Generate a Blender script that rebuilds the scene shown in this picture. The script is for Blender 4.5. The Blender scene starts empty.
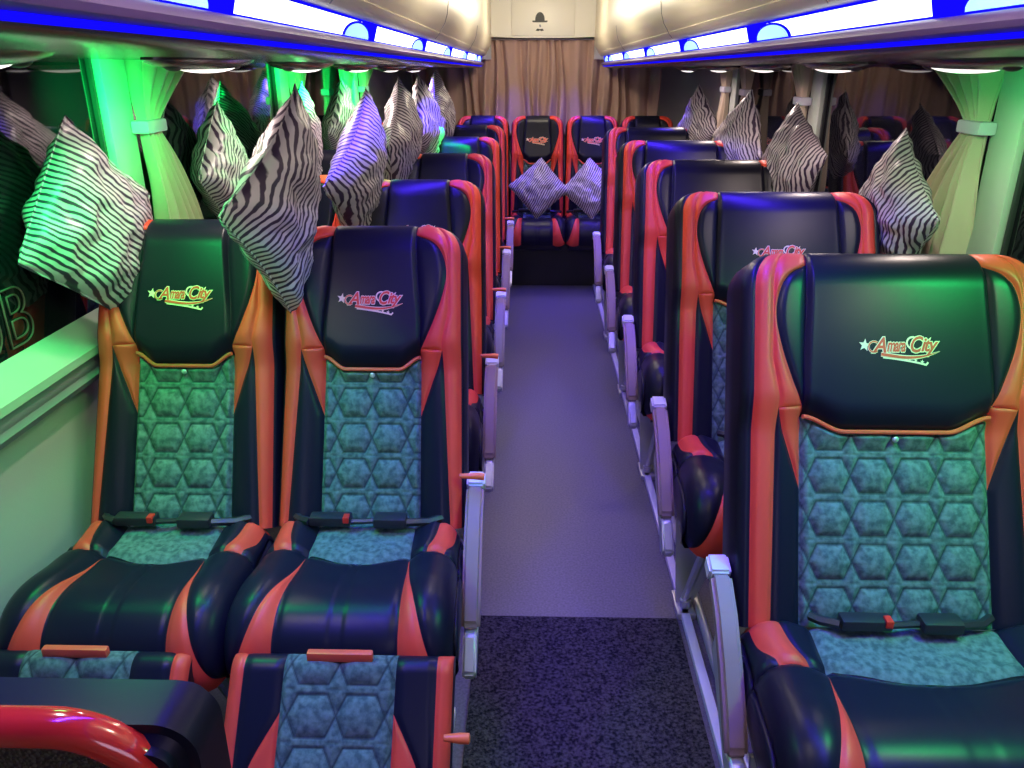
import bpy, bmesh, math, random
from math import sin, cos, pi, sqrt, radians as R, exp
from mathutils import Vector, Matrix, noise

random.seed(7)
SC = bpy.context.scene
COL = SC.collection

# ------------------------------------------------------------------ camera
cam_d = bpy.data.cameras.new('camera')
cam = bpy.data.objects.new('camera', cam_d)
COL.objects.link(cam)
cam_d.sensor_width = 36.0
cam_d.lens = 800.0 / 1024.0 * 36.0
cam_d.clip_start = 0.02
cam.location = (0, 0, 1.55)
cam.rotation_euler = (R(90 - 22.05), 0, R(1.35))
SC.camera = cam

# ------------------------------------------------------------------ world, exposure, lights
SC.view_settings.view_transform = 'Standard'
SC.view_settings.look = 'None'
SC.view_settings.gamma = 1.0
SC.view_settings.exposure = 0.0
SC.view_settings.use_curve_mapping = False
w = bpy.data.worlds.new('night'); SC.world = w; w.use_nodes = True
w.node_tree.nodes['Background'].inputs[0].default_value = (0.55, 0.55, 0.75, 1)
w.node_tree.nodes['Background'].inputs[1].default_value = 0.10

def area(name, loc, size, color, power, direction=(0, 0, -1), spread=180):
    d = bpy.data.lights.new(name, 'AREA'); d.shape = 'RECTANGLE'
    d.size, d.size_y = size; d.energy = power; d.color = color; d.spread = R(spread)
    o = bpy.data.objects.new(name, d); COL.objects.link(o); o.location = loc
    o.rotation_euler = Vector(direction).to_track_quat('-Z', 'Y').to_euler()
    return o

XL, XR, XC = -1.15, 1.30, 0.08      # side walls, bus centre line
EYE = 1.55
ZU = EYE + 0.024                    # underside of the luggage racks
YEND = 6.75
# warm ceiling lamps
for y, p in ((0.9, 7), (2.6, 9), (4.3, 10), (5.9, 10)):
    d = bpy.data.lights.new('ceiling_lamp_light', 'POINT'); d.energy = p; d.color = (1.0, 0.88, 0.66); d.shadow_soft_size = 0.06
    o = bpy.data.objects.new('ceiling_lamp_light', d); COL.objects.link(o); o.location = (XC, y, 1.88)
# blue strips under both rack edges
for x, s in ((XC - 0.46, -1), (XC + 0.46, 1)):
    for y in (1.3, 2.9, 4.5, 5.9):
        area('blue_strip_light', (x + s * 0.03, y, ZU - 0.03 - 0.0125 * y), (0.03, 1.6), (0.06, 0.02, 1.0), 9.5, (-s * 0.02, 0.05, -1), 95)
# green strips at the top of the windows
for y, p in ((1.5, 4.5), (3.0, 6), (4.5, 6)):
    area('green_strip_light', (XL + 0.20, y, EYE + 0.010 - 0.0125 * y), (0.04, 1.45), (0.0, 1.0, 0.13), p, (-0.5, 0.0, -0.8), 140)
for y, p in ((1.95, 2.9), (3.50, 3.2), (4.62, 3.2), (5.10, 2.4)):
    area('green_window_lamp', (XL + 0.27, y, EYE - 0.035 - 0.0125 * y), (0.06, 0.10), (0.0, 1.0, 0.13), p, (-0.85, 0.62, -0.25), 85)
area('green_window_lamp', (XR - 0.34, 1.95, EYE - 0.055), (0.06, 0.10), (0.0, 1.0, 0.16), 0.9, (0.85, 0.50, -0.35), 110)
area('green_overhead_lamp', (-0.92, 1.58, 1.49), (0.10, 0.16), (0.01, 1.0, 0.20), 4.4, (0.05, 0.1, -0.9), 140)
area('green_overhead_lamp', (1.08, 1.22, 1.49), (0.10, 0.16), (0.01, 1.0, 0.20), 7.5, (-0.15, 0.1, -0.85), 150)
# white reading lamps under the racks
for x in (XL + 0.40, XR - 0.32):
    for y in (1.05, 1.95, 2.8, 3.65, 4.5, 5.4):
        area('reading_light', (x, y, ZU - 0.035 - 0.0125 * y), (0.04, 0.12), (1.0, 0.80, 0.72), 2.5, (0, 0, -1), 170)
area('added_fill_light', (0.1, -0.45, 1.30), (0.9, 0.3), (0.80, 0.66, 0.95), 2.3, (0, 0.95, -0.25), 150)  # fill lamp added behind the camera, not a fitting of the bus

# ------------------------------------------------------------------ materials
def mat(name, color, rough=0.5, metal=0.0, spec=0.5, emit=None, estr=0.0, coat=0.0):
    m = bpy.data.materials.new(name); m.use_nodes = True
    b = m.node_tree.nodes['Principled BSDF']
    b.inputs['Base Color'].default_value = (*color, 1)
    b.inputs['Roughness'].default_value = rough
    b.inputs['Metallic'].default_value = metal
    b.inputs['Specular IOR Level'].default_value = spec
    b.inputs['Coat Weight'].default_value = coat
    if emit:
        b.inputs['Emission Color'].default_value = (*emit, 1)
        b.inputs['Emission Strength'].default_value = estr
    return m

def nd(m, t, **kw):
    n = m.node_tree.nodes.new(t)
    for k, v in kw.items():
        if k in n.inputs: n.inputs[k].default_value = v
        else: setattr(n, k, v)
    return n

def add_bump(m, scale, strength, dist=0.002, detail=4, typ='noise'):
    L = m.node_tree.links
    tc = nd(m, 'ShaderNodeTexCoord')
    t = nd(m, 'ShaderNodeTexNoise') if typ == 'noise' else nd(m, 'ShaderNodeTexVoronoi')
    t.inputs['Scale'].default_value = scale
    if typ == 'noise': t.inputs['Detail'].default_value = detail
    L.new(tc.outputs['Object'], t.inputs['Vector'])
    b = nd(m, 'ShaderNodeBump'); b.inputs['Strength'].default_value = strength; b.inputs['Distance'].default_value = dist
    L.new(t.outputs[0], b.inputs['Height'])
    L.new(b.outputs[0], m.node_tree.nodes['Principled BSDF'].inputs['Normal'])
    return t

def add_mottle(m, scale, c1, c2, lo=0.35, hi=0.65, detail=5):
    L = m.node_tree.links
    tc = nd(m, 'ShaderNodeTexCoord'); t = nd(m, 'ShaderNodeTexNoise')
    t.inputs['Scale'].default_value = scale; t.inputs['Detail'].default_value = detail
    L.new(tc.outputs['Object'], t.inputs['Vector'])
    r = nd(m, 'ShaderNodeValToRGB')
    r.color_ramp.elements[0].position = lo; r.color_ramp.elements[0].color = (*c1, 1)
    r.color_ramp.elements[1].position = hi; r.color_ramp.elements[1].color = (*c2, 1)
    L.new(t.outputs[0], r.inputs[0])
    L.new(r.outputs[0], m.node_tree.nodes['Principled BSDF'].inputs['Base Color'])

M_BLACK = mat('black_leather', (0.009, 0.009, 0.020), 0.34, spec=0.20); add_bump(M_BLACK, 700, 0.15, 0.0004)
M_ORANGE = mat('orange_leather', (0.72, 0.062, 0.035), 0.45, spec=0.35); add_bump(M_ORANGE, 600, 0.25, 0.0006)
M_QUILT = mat('quilted_suede', (0.2, 0.3, 0.3), 0.85, spec=0.2)
add_mottle(M_QUILT, 75, (0.050, 0.088, 0.086), (0.125, 0.190, 0.180)); add_bump(M_QUILT, 160, 0.35, 0.001, 6)
M_PIPE = mat('orange_piping', (0.75, 0.10, 0.05), 0.35)
M_THREAD = mat('dark_thread', (0.008, 0.008, 0.012), 0.8)
M_TAUPE = mat('taupe_armrest_vinyl', (0.27, 0.18, 0.16), 0.5)
M_CAP = mat('pale_grey_plastic', (0.62, 0.60, 0.68), 0.35)
M_STEEL = mat('brushed_aluminium', (0.60, 0.59, 0.58), 0.36, metal=0.55)
M_DKPLASTIC = mat('dark_plastic', (0.02, 0.02, 0.024), 0.4)
M_LEVER = mat('orange_lever_plastic', (0.85, 0.16, 0.05), 0.35)
M_RED = mat('red_button', (0.7, 0.03, 0.02), 0.4)
M_GEM = mat('snap_button', (0.6, 0.75, 0.7), 0.15, metal=0.6)
M_GLOSSRED = mat('glossy_red_plastic', (0.62, 0.03, 0.02), 0.14, spec=0.7, coat=0.6)
M_PEBBLE = mat('pebbled_black_plastic', (0.035, 0.020, 0.014), 0.25, spec=0.8); add_bump(M_PEBBLE, 160, 0.9, 0.003, typ='voronoi')
M_CREAMTHREAD = mat('cream_embroidery', (0.85, 0.66, 0.45), 0.6)
M_REDTHREAD = mat('red_embroidery', (0.75, 0.07, 0.03), 0.6)
M_WHITE = mat('white_panel', (0.82, 0.80, 0.72), 0.4); add_bump(M_WHITE, 40, 0.05)
M_CREAM = mat('cream_duct_plastic', (0.70, 0.64, 0.50), 0.4)
M_FASCIA = mat('lavender_fascia_plastic', (0.17, 0.10, 0.36), 0.4)
M_UNDER = mat('rack_underside_vinyl', (0.055, 0.045, 0.055), 0.25, spec=0.6); add_bump(M_UNDER, 30, 0.1)
M_BLUE = mat('blue_strip_glow', (0, 0, 0.1), 1.0, spec=0.0, emit=(0.006, 0.003, 1.0), estr=1.1)
M_PANEL = mat('white_light_panel', (0.8, 0.9, 1), 0.4, emit=(0.86, 0.95, 1.0), estr=2.2)
M_CYAN = mat('cyan_light_disc', (0.5, 0.8, 1), 0.4, emit=(0.28, 0.60, 1.0), estr=1.15)
M_LENS = mat('reading_lamp_lens', (1, 1, 1), 0.3, emit=(1.0, 0.90, 0.86), estr=1.6)
M_GLASSDK = mat('tinted_window_glass', (0.006, 0.006, 0.010), 0.03, spec=0.5)
M_GLASSDK.node_tree.nodes['Principled BSDF'].inputs['IOR'].default_value = 1.65
M_PILLAR = mat('pillar_trim', (0.50, 0.54, 0.50), 0.55)
M_DARKPILLAR = mat('window_rubber_frame', (0.03, 0.03, 0.035), 0.5)
M_WALL = mat('grey_wall_vinyl', (0.46, 0.44, 0.42), 0.6); add_bump(M_WALL, 200, 0.3)
M_LEDGE = mat('ledge_plastic', (0.40, 0.42, 0.42), 0.4)
M_RAILGREY = mat('grey_trim_rail', (0.22, 0.21, 0.25), 0.4)
M_CURTAIN = mat('beige_curtain_cloth', (0.62, 0.50, 0.40), 0.85, spec=0.1); add_bump(M_CURTAIN, 300, 0.3)
M_REARCURT = mat('brown_curtain_cloth', (0.50, 0.33, 0.28), 0.85, spec=0.1); add_bump(M_REARCURT, 300, 0.3)
M_TIE = mat('curtain_tie_cloth', (0.62, 0.60, 0.72), 0.7)
M_BLACKINK = mat('black_sticker', (0.01, 0.01, 0.012), 0.5)
M_OUTLINE = mat('faded_lettering', (0.10, 0.06, 0.06), 0.6)
M_SCREW = mat('steel_screw', (0.7, 0.7, 0.72), 0.3, metal=0.9)

M_FLOOR = mat('grey_speckled_vinyl', (0.2, 0.2, 0.2), 0.42, spec=0.4)
add_mottle(M_FLOOR, 140, (0.085, 0.078, 0.092), (0.155, 0.145, 0.165), 0.3, 0.75, 8)
M_CARPET = mat('black_loop_carpet', (0.05, 0.05, 0.06), 0.95, spec=0.1)
add_mottle(M_CARPET, 130, (0.010, 0.010, 0.012), (0.080, 0.074, 0.066), 0.36, 0.64, 3); add_bump(M_CARPET, 170, 1.0, 0.006, 3)

_at = nd(M_QUILT, 'ShaderNodeAttribute', attribute_name='stitch_shade')
_mx = nd(M_QUILT, 'ShaderNodeMix', data_type='RGBA'); _mx.inputs[7].default_value = (0.012, 0.022, 0.030, 1)  # seams darkened in colour: stitching plus painted shade in the quilt grooves
_pb = M_QUILT.node_tree.nodes['Principled BSDF']; _src = _pb.inputs['Base Color'].links[0].from_socket
M_QUILT.node_tree.links.new(_src, _mx.inputs[6]); M_QUILT.node_tree.links.new(_at.outputs['Fac'], _mx.inputs[0])
M_QUILT.node_tree.links.new(_mx.outputs[2], _pb.inputs['Base Color'])

def zebra(ang, name):
    m = mat(name, (0.8, 0.8, 0.8), 0.38, spec=0.5)
    L = m.node_tree.links
    tc = nd(m, 'ShaderNodeTexCoord')
    mp = nd(m, 'ShaderNodeMapping'); mp.inputs['Rotation'].default_value = (0, R(ang), 0)
    L.new(tc.outputs['Object'], mp.inputs['Vector'])
    n = nd(m, 'ShaderNodeTexNoise'); n.inputs['Scale'].default_value = 5.5; n.inputs['Detail'].default_value = 1.5
    L.new(mp.outputs[0], n.inputs['Vector'])
    sep = nd(m, 'ShaderNodeSeparateXYZ'); L.new(mp.outputs[0], sep.inputs[0])
    # phase = x*k + noise*amp + fine noise
    a = nd(m, 'ShaderNodeMath', operation='MULTIPLY'); L.new(sep.outputs[0], a.inputs[0]); a.inputs[1].default_value = 430
    b = nd(m, 'ShaderNodeMath', operation='MULTIPLY'); L.new(n.outputs[0], b.inputs[0]); b.inputs[1].default_value = 19
    c = nd(m, 'ShaderNodeMath', operation='ADD'); L.new(a.outputs[0], c.inputs[0]); L.new(b.outputs[0], c.inputs[1])
    n2 = nd(m, 'ShaderNodeTexNoise'); n2.inputs['Scale'].default_value = 20; L.new(mp.outputs[0], n2.inputs['Vector'])
    b2 = nd(m, 'ShaderNodeMath', operation='MULTIPLY'); L.new(n2.outputs[0], b2.inputs[0]); b2.inputs[1].default_value = 4.5
    c2 = nd(m, 'ShaderNodeMath', operation='ADD'); L.new(c.outputs[0], c2.inputs[0]); L.new(b2.outputs[0], c2.inputs[1])
    s = nd(m, 'ShaderNodeMath', operation='SINE'); L.new(c2.outputs[0], s.inputs[0])
    r = nd(m, 'ShaderNodeMapRange'); r.inputs['From Min'].default_value = -0.45; r.inputs['From Max'].default_value = 0.05
    L.new(s.outputs[0], r.inputs['Value'])
    mx = nd(m, 'ShaderNodeMix', data_type='RGBA')
    mx.inputs[6].default_value = (0.050, 0.028, 0.065, 1); mx.inputs[7].default_value = (0.60, 0.54, 0.58, 1)
    L.new(r.outputs[0], mx.inputs[0]); L.new(mx.outputs[2], m.node_tree.nodes['Principled BSDF'].inputs['Base Color'])
    return m
M_ZEBRA = zebra(-28, 'zebra_print_steep'); M_ZEBRA2 = zebra(38, 'zebra_print_slanted')

# ------------------------------------------------------------------ mesh helpers
def mesh_obj(name, verts, faces, mats, fm=None, parent=None, smooth=True):
    me = bpy.data.meshes.new(name); me.from_pydata([tuple(v) for v in verts], [], faces)
    for m in (mats if isinstance(mats, (list, tuple)) else [mats]): me.materials.append(m)
    if fm: me.polygons.foreach_set('material_index', fm)
    if smooth: me.polygons.foreach_set('use_smooth', [True] * len(me.polygons))
    me.update()
    o = bpy.data.objects.new(name, me); COL.objects.link(o)
    if parent: o.parent = parent
    return o

class MB:
    def __init__(s): s.v = []; s.f = []; s.m = []
    def add(s, vs, fs, mi=0):
        o = len(s.v); s.v += [Vector(v) for v in vs]; s.f += [tuple(i + o for i in f) for f in fs]; s.m += [mi] * len(fs)
    def bm(s, bm, mi=0):
        bm.verts.ensure_lookup_table(); bm.verts.index_update()
        s.add([v.co.copy() for v in bm.verts], [[v.index for v in f.verts] for f in bm.faces], mi); bm.free()
    def box(s, lo, hi, bev=0.0, mi=0, rot=None, seg=2):
        bm = bmesh.new(); bmesh.ops.create_cube(bm, size=1)
        c = (Vector(lo) + Vector(hi)) / 2; d = Vector(hi) - Vector(lo)
        for v in bm.verts: v.co = Vector((v.co.x * d.x, v.co.y * d.y, v.co.z * d.z))
        if bev: bmesh.ops.bevel(bm, geom=bm.edges[:], offset=bev, segments=seg, affect='EDGES', profile=0.6)
        for v in bm.verts: v.co = (rot @ v.co if rot else v.co) + c
        s.bm(bm, mi)
    def tube(s, pts, r, n=8, mi=0, cap=True):
        pts = [Vector(p) for p in pts]; rings = []; up = None
        for i, p in enumerate(pts):
            t = (pts[min(i + 1, len(pts) - 1)] - pts[max(i - 1, 0)]).normalized()
            if up is None: up = t.orthogonal().normalized()
            up = (up - t * up.dot(t)).normalized(); b = t.cross(up)
            rr = r[i] if isinstance(r, (list, tuple)) else r
            rings.append([p + up * cos(2 * pi * k / n) * rr + b * sin(2 * pi * k / n) * rr for k in range(n)])
        vs = [v for q in rings for v in q]; fs = []
        for i in range(len(pts) - 1):
            for k in range(n):
                fs.append((i * n + k, i * n + (k + 1) % n, (i + 1) * n + (k + 1) % n, (i + 1) * n + k))
        if cap: fs.append(tuple(range(n))[::-1]); fs.append(tuple(len(vs) - n + k for k in range(n)))
        s.add(vs, fs, mi)
    def prism(s, poly, axis, a, b, mi=0):
        """poly: 2D outline; axis 0: (y,z) extruded in x, 1: (x,z) extruded in y, 2: (x,y) in z"""
        def P(p, t): return ((t, p[0], p[1]), (p[0], t, p[1]), (p[0], p[1], t))[axis]
        n = len(poly)
        s.add([P(p, a) for p in poly] + [P(p, b) for p in poly],
              [tuple(range(n)), tuple(range(2 * n - 1, n - 1, -1))] + [(i, i + n, (i + 1) % n + n, (i + 1) % n) for i in range(n)], mi)
    def ball(s, c, rx, ry, rz, mi=0, seg=16, hemi=None):
        bm = bmesh.new(); bmesh.ops.create_uvsphere(bm, u_segments=seg, v_segments=seg // 2 + 1, radius=1)
        for v in bm.verts: v.co = Vector((v.co.x * rx, v.co.y * ry, v.co.z * rz)) + Vector(c)
        s.bm(bm, mi)
    def build(s, name, mats, parent=None, smooth=True, sharp=None):
        o = mesh_obj(name, s.v, s.f, mats, s.m, parent, smooth)
        bm = bmesh.new(); bm.from_mesh(o.data); bmesh.ops.recalc_face_normals(bm, faces=bm.faces[:]); bm.to_mesh(o.data); bm.free()
        if smooth: o.data.set_sharp_from_angle(angle=R(38 if sharp is None else sharp))
        return o

def empty(name, loc, label=None, cat=None, group=None, rz=0):
    o = bpy.data.objects.new(name, None); COL.objects.link(o); o.location = loc; o.rotation_euler = (0, 0, rz)
    o.empty_display_size = 0.1
    return tag(o, label, cat, group)
def tag(o, label=None, cat=None, group=None, kind=None):
    if label: o['label'] = label
    if cat: o['category'] = cat
    if group: o['group'] = group
    if kind: o['kind'] = kind
    return o
def copy_tree(o, parent=None):
    c = o.copy(); COL.objects.link(c)
    if parent: c.parent = parent
    for ch in [x for x in bpy.data.objects if x.parent == o]: copy_tree(ch, c)
    return c

def sstep(x, a, b):
    if a == b: return float(x > a)
    t = max(0.0, min(1.0, (x - a) / (b - a))); return t * t * (3 - 2 * t)
def interp(x, pts):
    if x <= pts[0][0]: return pts[0][1]
    for (a, p), (b, q) in zip(pts, pts[1:]):
        if x <= b:
            t = (x - a) / (b - a); return p + (q - p) * t
    return pts[-1][1]
def interps(x, pts):        # smooth between keys
    if x <= pts[0][0]: return pts[0][1]
    n = len(pts)
    for i in range(n - 1):
        a, p = pts[i]; b, q = pts[i + 1]
        if x <= b:
            t = (x - a) / (b - a)
            m0 = (q - pts[i - 1][1]) / (b - pts[i - 1][0]) if i > 0 else (q - p) / (b - a)
            m1 = (pts[i + 2][1] - p) / (pts[i + 2][0] - a) if i + 2 < n else (q - p) / (b - a)
            h = b - a
            return (2*t**3 - 3*t*t + 1)*p + (t**3 - 2*t*t + t)*h*m0 + (-2*t**3 + 3*t*t)*q + (t**3 - t*t)*h*m1
    return pts[-1][1]

# ------------------------------------------------------------------ quilting relief (hexagons in a square lattice)
def quilt_sd(x, y, a):
    lx = (x / a) % 1.0 - 0.5; ly = (y / a) % 1.0 - 0.5
    ax, ay = abs(lx), abs(ly)
    return min(0.405 - ay, (0.50 - ax - ay * 0.48) * 0.90), ax, ay
def quilt_h(x, y, a=0.0880):
    sd, ax, ay = quilt_sd(x, y, a)
    if sd > 0: return 0.0125 * (1 - exp(-sd * 7))
    return 0.0070 * (1 - exp(sd * 14)) - 0.002 * exp(-((0.5 - ay) / 0.03) ** 2)
def stitch_shade(x, y, a=0.0880):  # mask of the quilt seam lines, for thread and painted groove shade
    sd, ax, ay = quilt_sd(x, y, a)
    st = exp(-(sd * a / 0.0021) ** 2)
    return min(1.0, max(st * 0.85, 0.0))

def split_build(grid, faces, parent):
    """grid: list of verts; faces: list of (quad, key, mat index); makes one mesh per key"""
    out = {}
    for q, key, mi in faces: out.setdefault(key, []).append((q, mi))
    res = {}
    for key, fl in out.items():
        idx = {}; vs = []; fs = []; ms = []
        for q, mi in fl:
            f = []
            for i in q:
                if i not in idx: idx[i] = len(vs); vs.append(grid[i])
                if not f or f[-1] != idx[i]: f.append(idx[i])
            if len(set(f)) >= 3: fs.append(tuple(f)); ms.append(mi)
        res[key] = (vs, fs, ms)
    return res

RECL = R(25.5)
ZB = 0.475
BL = 0.76          # backrest length
LOGO = None

def logo_shapes():
    """flat embroidered logo: list of (verts2d, faces, material idx, lift)"""
    out = []
    def text(body, size, x, y, off, sx=1.0, shear=0.35):
        cu = bpy.data.curves.new('logo_text', 'FONT'); cu.body = body; cu.size = size; cu.shear = shear; cu.offset = off
        cu.resolution_u = 3; cu.space_character = 0.86
        ob = bpy.data.objects.new('logo_text', cu); COL.objects.link(ob)
        dg = bpy.context.evaluated_depsgraph_get(); me = bpy.data.meshes.new_from_object(ob.evaluated_get(dg))
        vs = [(v.co.x * sx + x, v.co.y + y) for v in me.vertices]; fs = [tuple(p.vertices) for p in me.polygons]
        bpy.data.objects.remove(ob); bpy.data.curves.remove(cu); bpy.data.meshes.remove(me)
        return vs, fs
    def rib(pts, r0, mi, lift):
        vs = []; fs = []
        for i, p in enumerate(pts):
            a = Vector(pts[max(i - 1, 0)]); b = Vector(pts[min(i + 1, len(pts) - 1)]); t = (b - a).normalized()
            rr = r0[i] if isinstance(r0, list) else r0
            vs += [(p[0] - t.y * rr, p[1] + t.x * rr), (p[0] + t.y * rr, p[1] - t.x * rr)]
        for i in range(len(pts) - 1): fs.append((2 * i, 2 * i + 1, 2 * i + 3, 2 * i + 2))
        out.append((vs, fs, mi, lift))
    def star(cx, cy, r, mi, lift):
        vs = [(cx, cy)]
        for k in range(10):
            rr = r if k % 2 == 0 else r * 0.42
            vs.append((cx + rr * sin(k * pi / 5 + 0.15), cy + rr * cos(k * pi / 5 + 0.15)))
        out.append((vs, [(0, i + 1, (i + 1) % 10 + 1) for i in range(10)], mi, lift))
    # star
    star(-0.073, 0.004, 0.0125, 0, 0.0016)
    # words: cream border under red letters
    for body, size, x, y, sx in (('A', 0.040, -0.056, -0.009, 0.95), ('mara', 0.034, -0.029, -0.007, 0.60), ('C', 0.042, 0.015, -0.008, 0.80), ('ity', 0.036, 0.039, -0.006, 0.95)):
        v, f = text(body, size, x, y, 0.0026, sx); out.append((v, f, 0, 0.0012))
        v, f = text(body, size, x, y, 0.0009, sx); out.append((v, f, 1, 0.0022))
    # swashes: capital swirls and the ribbon below
    sw = [(-0.054 + 0.011 * cos(t), 0.001 + 0.010 * sin(t)) for t in [0.9 + k * 0.45 for k in range(11)]]
    rib(sw, 0.0022, 0, 0.0012); rib(sw, 0.0012, 1, 0.0022)
    sw = [(0.024 + 0.012 * cos(t), 0.009 + 0.011 * sin(t)) for t in [0.6 + k * 0.45 for k in range(11)]]
    rib(sw, 0.0018, 0, 0.0012)
    n = 16
    rb = [(-0.040 + 0.118 * k / n, -0.0125 - 0.007 * sin(pi * (k / n) ** 1.2) + 0.006 * (k / n) ** 2) for k in range(n + 1)]
    rib(rb, [0.0036 * (1 - (k / n) ** 3) + 0.0006 for k in range(n + 1)], 0, 0.0012)
    rib(rb, [0.0024 * (1 - (k / n) ** 3) + 0.0002 for k in range(n + 1)], 1, 0.0022)
    rb = [(-0.036 + 0.085 * k / n, -0.018 - 0.012 * (k / n) ** 2.2 - 0.002 * sin(pi * k / n)) for k in range(n + 1)]
    rib(rb, 0.0016, 0, 0.0012)
    rib([(0.049, -0.031), (0.054, -0.026)], 0.0016, 0, 0.0012)
    for k, (x, y) in enumerate(((0.006, -0.0195), (0.017, -0.0205), (0.029, -0.0225), (0.042, -0.0255))):
        star(x, y, 0.0026 + k * 0.0006, 0, 0.0018)
    return out

def make_seat(wd, fA, side, name='bus_seat', mech=True, recl=RECL, aL=BL):
    """side: +1 armrest on the +x side, -1 on the -x side, 0 none"""
    global LOGO
    if LOGO is None: LOGO = logo_shapes()
    root = empty(name, (0, 0, 0))
    W2 = wd / 2
    up = Vector((0, sin(recl), cos(recl))); nn = Vector((0, -cos(recl), sin(recl)))
    base = Vector((0, 0, ZB))
    rc = 0.085
    def hwf(v):
        full = W2 * (1 - 0.055 * v); l = v * aL
        if l > aL - rc: return full, full - rc + sqrt(max(0, rc * rc - (l - (aL - rc)) ** 2))
        return full, full
    wing_max = 0.82 if fA < 0.55 else 0.79
    eE = 0.972 if wd < 0.55 else 0.925
    def bounds(v): return bounds0(v)[:-1] + [eE, 1]
    def bounds0(v):
        a = fA if v < 0.57 else fA - (0.06 if fA < 0.55 else 0.02) * sstep(v, 0.62, 0.95)
        cO = interp(v, [(0, 0.86), (0.5, 0.79), (0.60, 0.77), (0.7, 0.84), (1, 0.84)]) if wd < 0.55 else interp(v, [(0, 0.795), (0.5, 0.775), (0.60, 0.76), (0.7, 0.81), (1, 0.81)])
        if v < 0.36: wI = a; wO = a
        elif v < 0.575:
            wI = a; wO = interps(v, [(0.36, a), (0.45, a + (cO - a) * 0.40), (0.53, a + (cO - a) * 0.80), (0.575, cO)])
        else:
            wI = wO = a
        if v >= 0.575:
            wng = interps(v, [(0.575, a), (0.65, a + (wing_max - a) * 0.42), (0.74, a + (wing_max - a) * 0.82), (0.82, wing_max), (0.89, a + (wing_max - a) * 0.86), (0.935, a + (wing_max - a) * 0.50), (0.957, a), (1, a)])
            return [0, a, max(a, wng), max(a, wng), max(a, wng, cO) if wng < cO else wng, 1]
        return [0, a, wI, wO, max(wO, cO), 1]
    nseg = [46 if wd < 0.55 else 74, 8, 8, 8, 8, 6]
    def frac_row(v):
        b = bounds(v); fr = [0.0]
        for k in range(6):
            n = nseg[k]
            for i in range(1, n + 1):
                t = i / n
                if k > 0 or v > 0.56: t = 0.5 - 0.5 * cos(pi * t) if k else 1 - (1 - t) ** 1.25
                fr.append(b[k] + (b[k + 1] - b[k]) * t)
        return fr, b
    def pos(f, v, b=None, relief=True):
        af = abs(f); s = 1 if f >= 0 else -1
        full, hw = hwf(v); f0 = 0.5 * fA + 0.2
        if af <= f0: x = af * full
        else: x = f0 * full + (hw - f0 * full) * (af - f0) / (1 - f0)
        # the seam under the headrest dips in the middle
        bend = 0.040 * sstep(af / fA, 0.55, 1.0) * exp(-((v - 0.565) / 0.11) ** 2) if v < 1 else 0
        l = (v + bend - 0.040 * exp(-((v - 0.565) / 0.11) ** 2)) * aL
        l = min(l, aL)
        d = 0.0
        d += 0.026 * sstep(af, fA - 0.08, fA + 0.22) * (1 - 0.55 * sstep(v, 0.5, 0.62))
        d += 0.034 * sstep(v, 0.50, 0.62)
        t = max(0, (l - (aL - 0.085)) / 0.085); d -= 0.075 * (1 - sqrt(max(0, 1 - min(1, t) ** 2)))
        e = max(0, (x - (hw - 0.045)) / 0.045); d -= 0.040 * (1 - sqrt(max(0, 1 - min(1, e) ** 2)))
        if relief and b:
            # seams
            g = 1
            for q in b[1:6]: g = min(g, abs(af - q) * W2)
            if v > 0.555 and af < b[1]: d += 0.010 * sstep(v, 0.55, 0.61)
            d -= 0.008 * exp(-(g / 0.0055) ** 2)
            dv = abs(v - 0.55) * aL
            if af < b[1] + 0.02: d -= 0.010 * exp(-(dv / 0.008) ** 2)
            if af <= b[1] and v < 0.55:
                d += quilt_h(x * s, l) * sstep(b[1] - af, 0, 0.05) * sstep(0.55 - v, 0, 0.02) * 1.15
            # black side pads puff a little
        return base + Vector((s * x, 0, 0)) + up * l + nn * d
    vs_rows = [i / 150 * 0.55 for i in range(151)] + [0.5502 + i / 60 * 0.4498 for i in range(1, 61)]
    grid = []; faces = []
    nc = sum(nseg) + 1; tot = 2 * nc - 1
    rows = []
    for v in vs_rows:
        fr, b = frac_row(v); r = []
        for f in [-x for x in fr[::-1][:-1]] + fr:
            r.append(len(grid)); grid.append(pos(f, v, b))
        rows.append(r)
    segof = []
    for k in range(6): segof += [k] * nseg[k]
    for j in range(len(rows) - 1):
        vm = (vs_rows[j] + vs_rows[j + 1]) / 2
        for i in range(tot - 1):
            k = segof[i - (nc - 1)] if i >= nc - 1 else segof[nc - 2 - i]
            q = (rows[j][i], rows[j][i + 1], rows[j + 1][i + 1], rows[j + 1][i])
            p = [grid[t] for t in q]
            if ((p[2] - p[0]).cross(p[3] - p[1])).length < 1e-9: continue
            if k == 0: key, mi = ('quilted_panel', 2) if vm < 0.55 else ('headrest', 0)
            elif k == 1: key, mi = ('headrest', 0) if vm >= 0.575 else ('backrest', 0)
            elif k == 2: key, mi = ('backrest', 1)
            elif k == 3: key, mi = ('backrest', 0) if vm < 0.575 else ('backrest', 1)
            else: key, mi = ('backrest', 1)
            if vm > 0.575 and k >= 2: key, mi = 'backrest', 1
            if k == 5: mi = 0
            faces.append((q, key, mi))
    # rim, sides and back shell
    TH = 0.115
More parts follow.
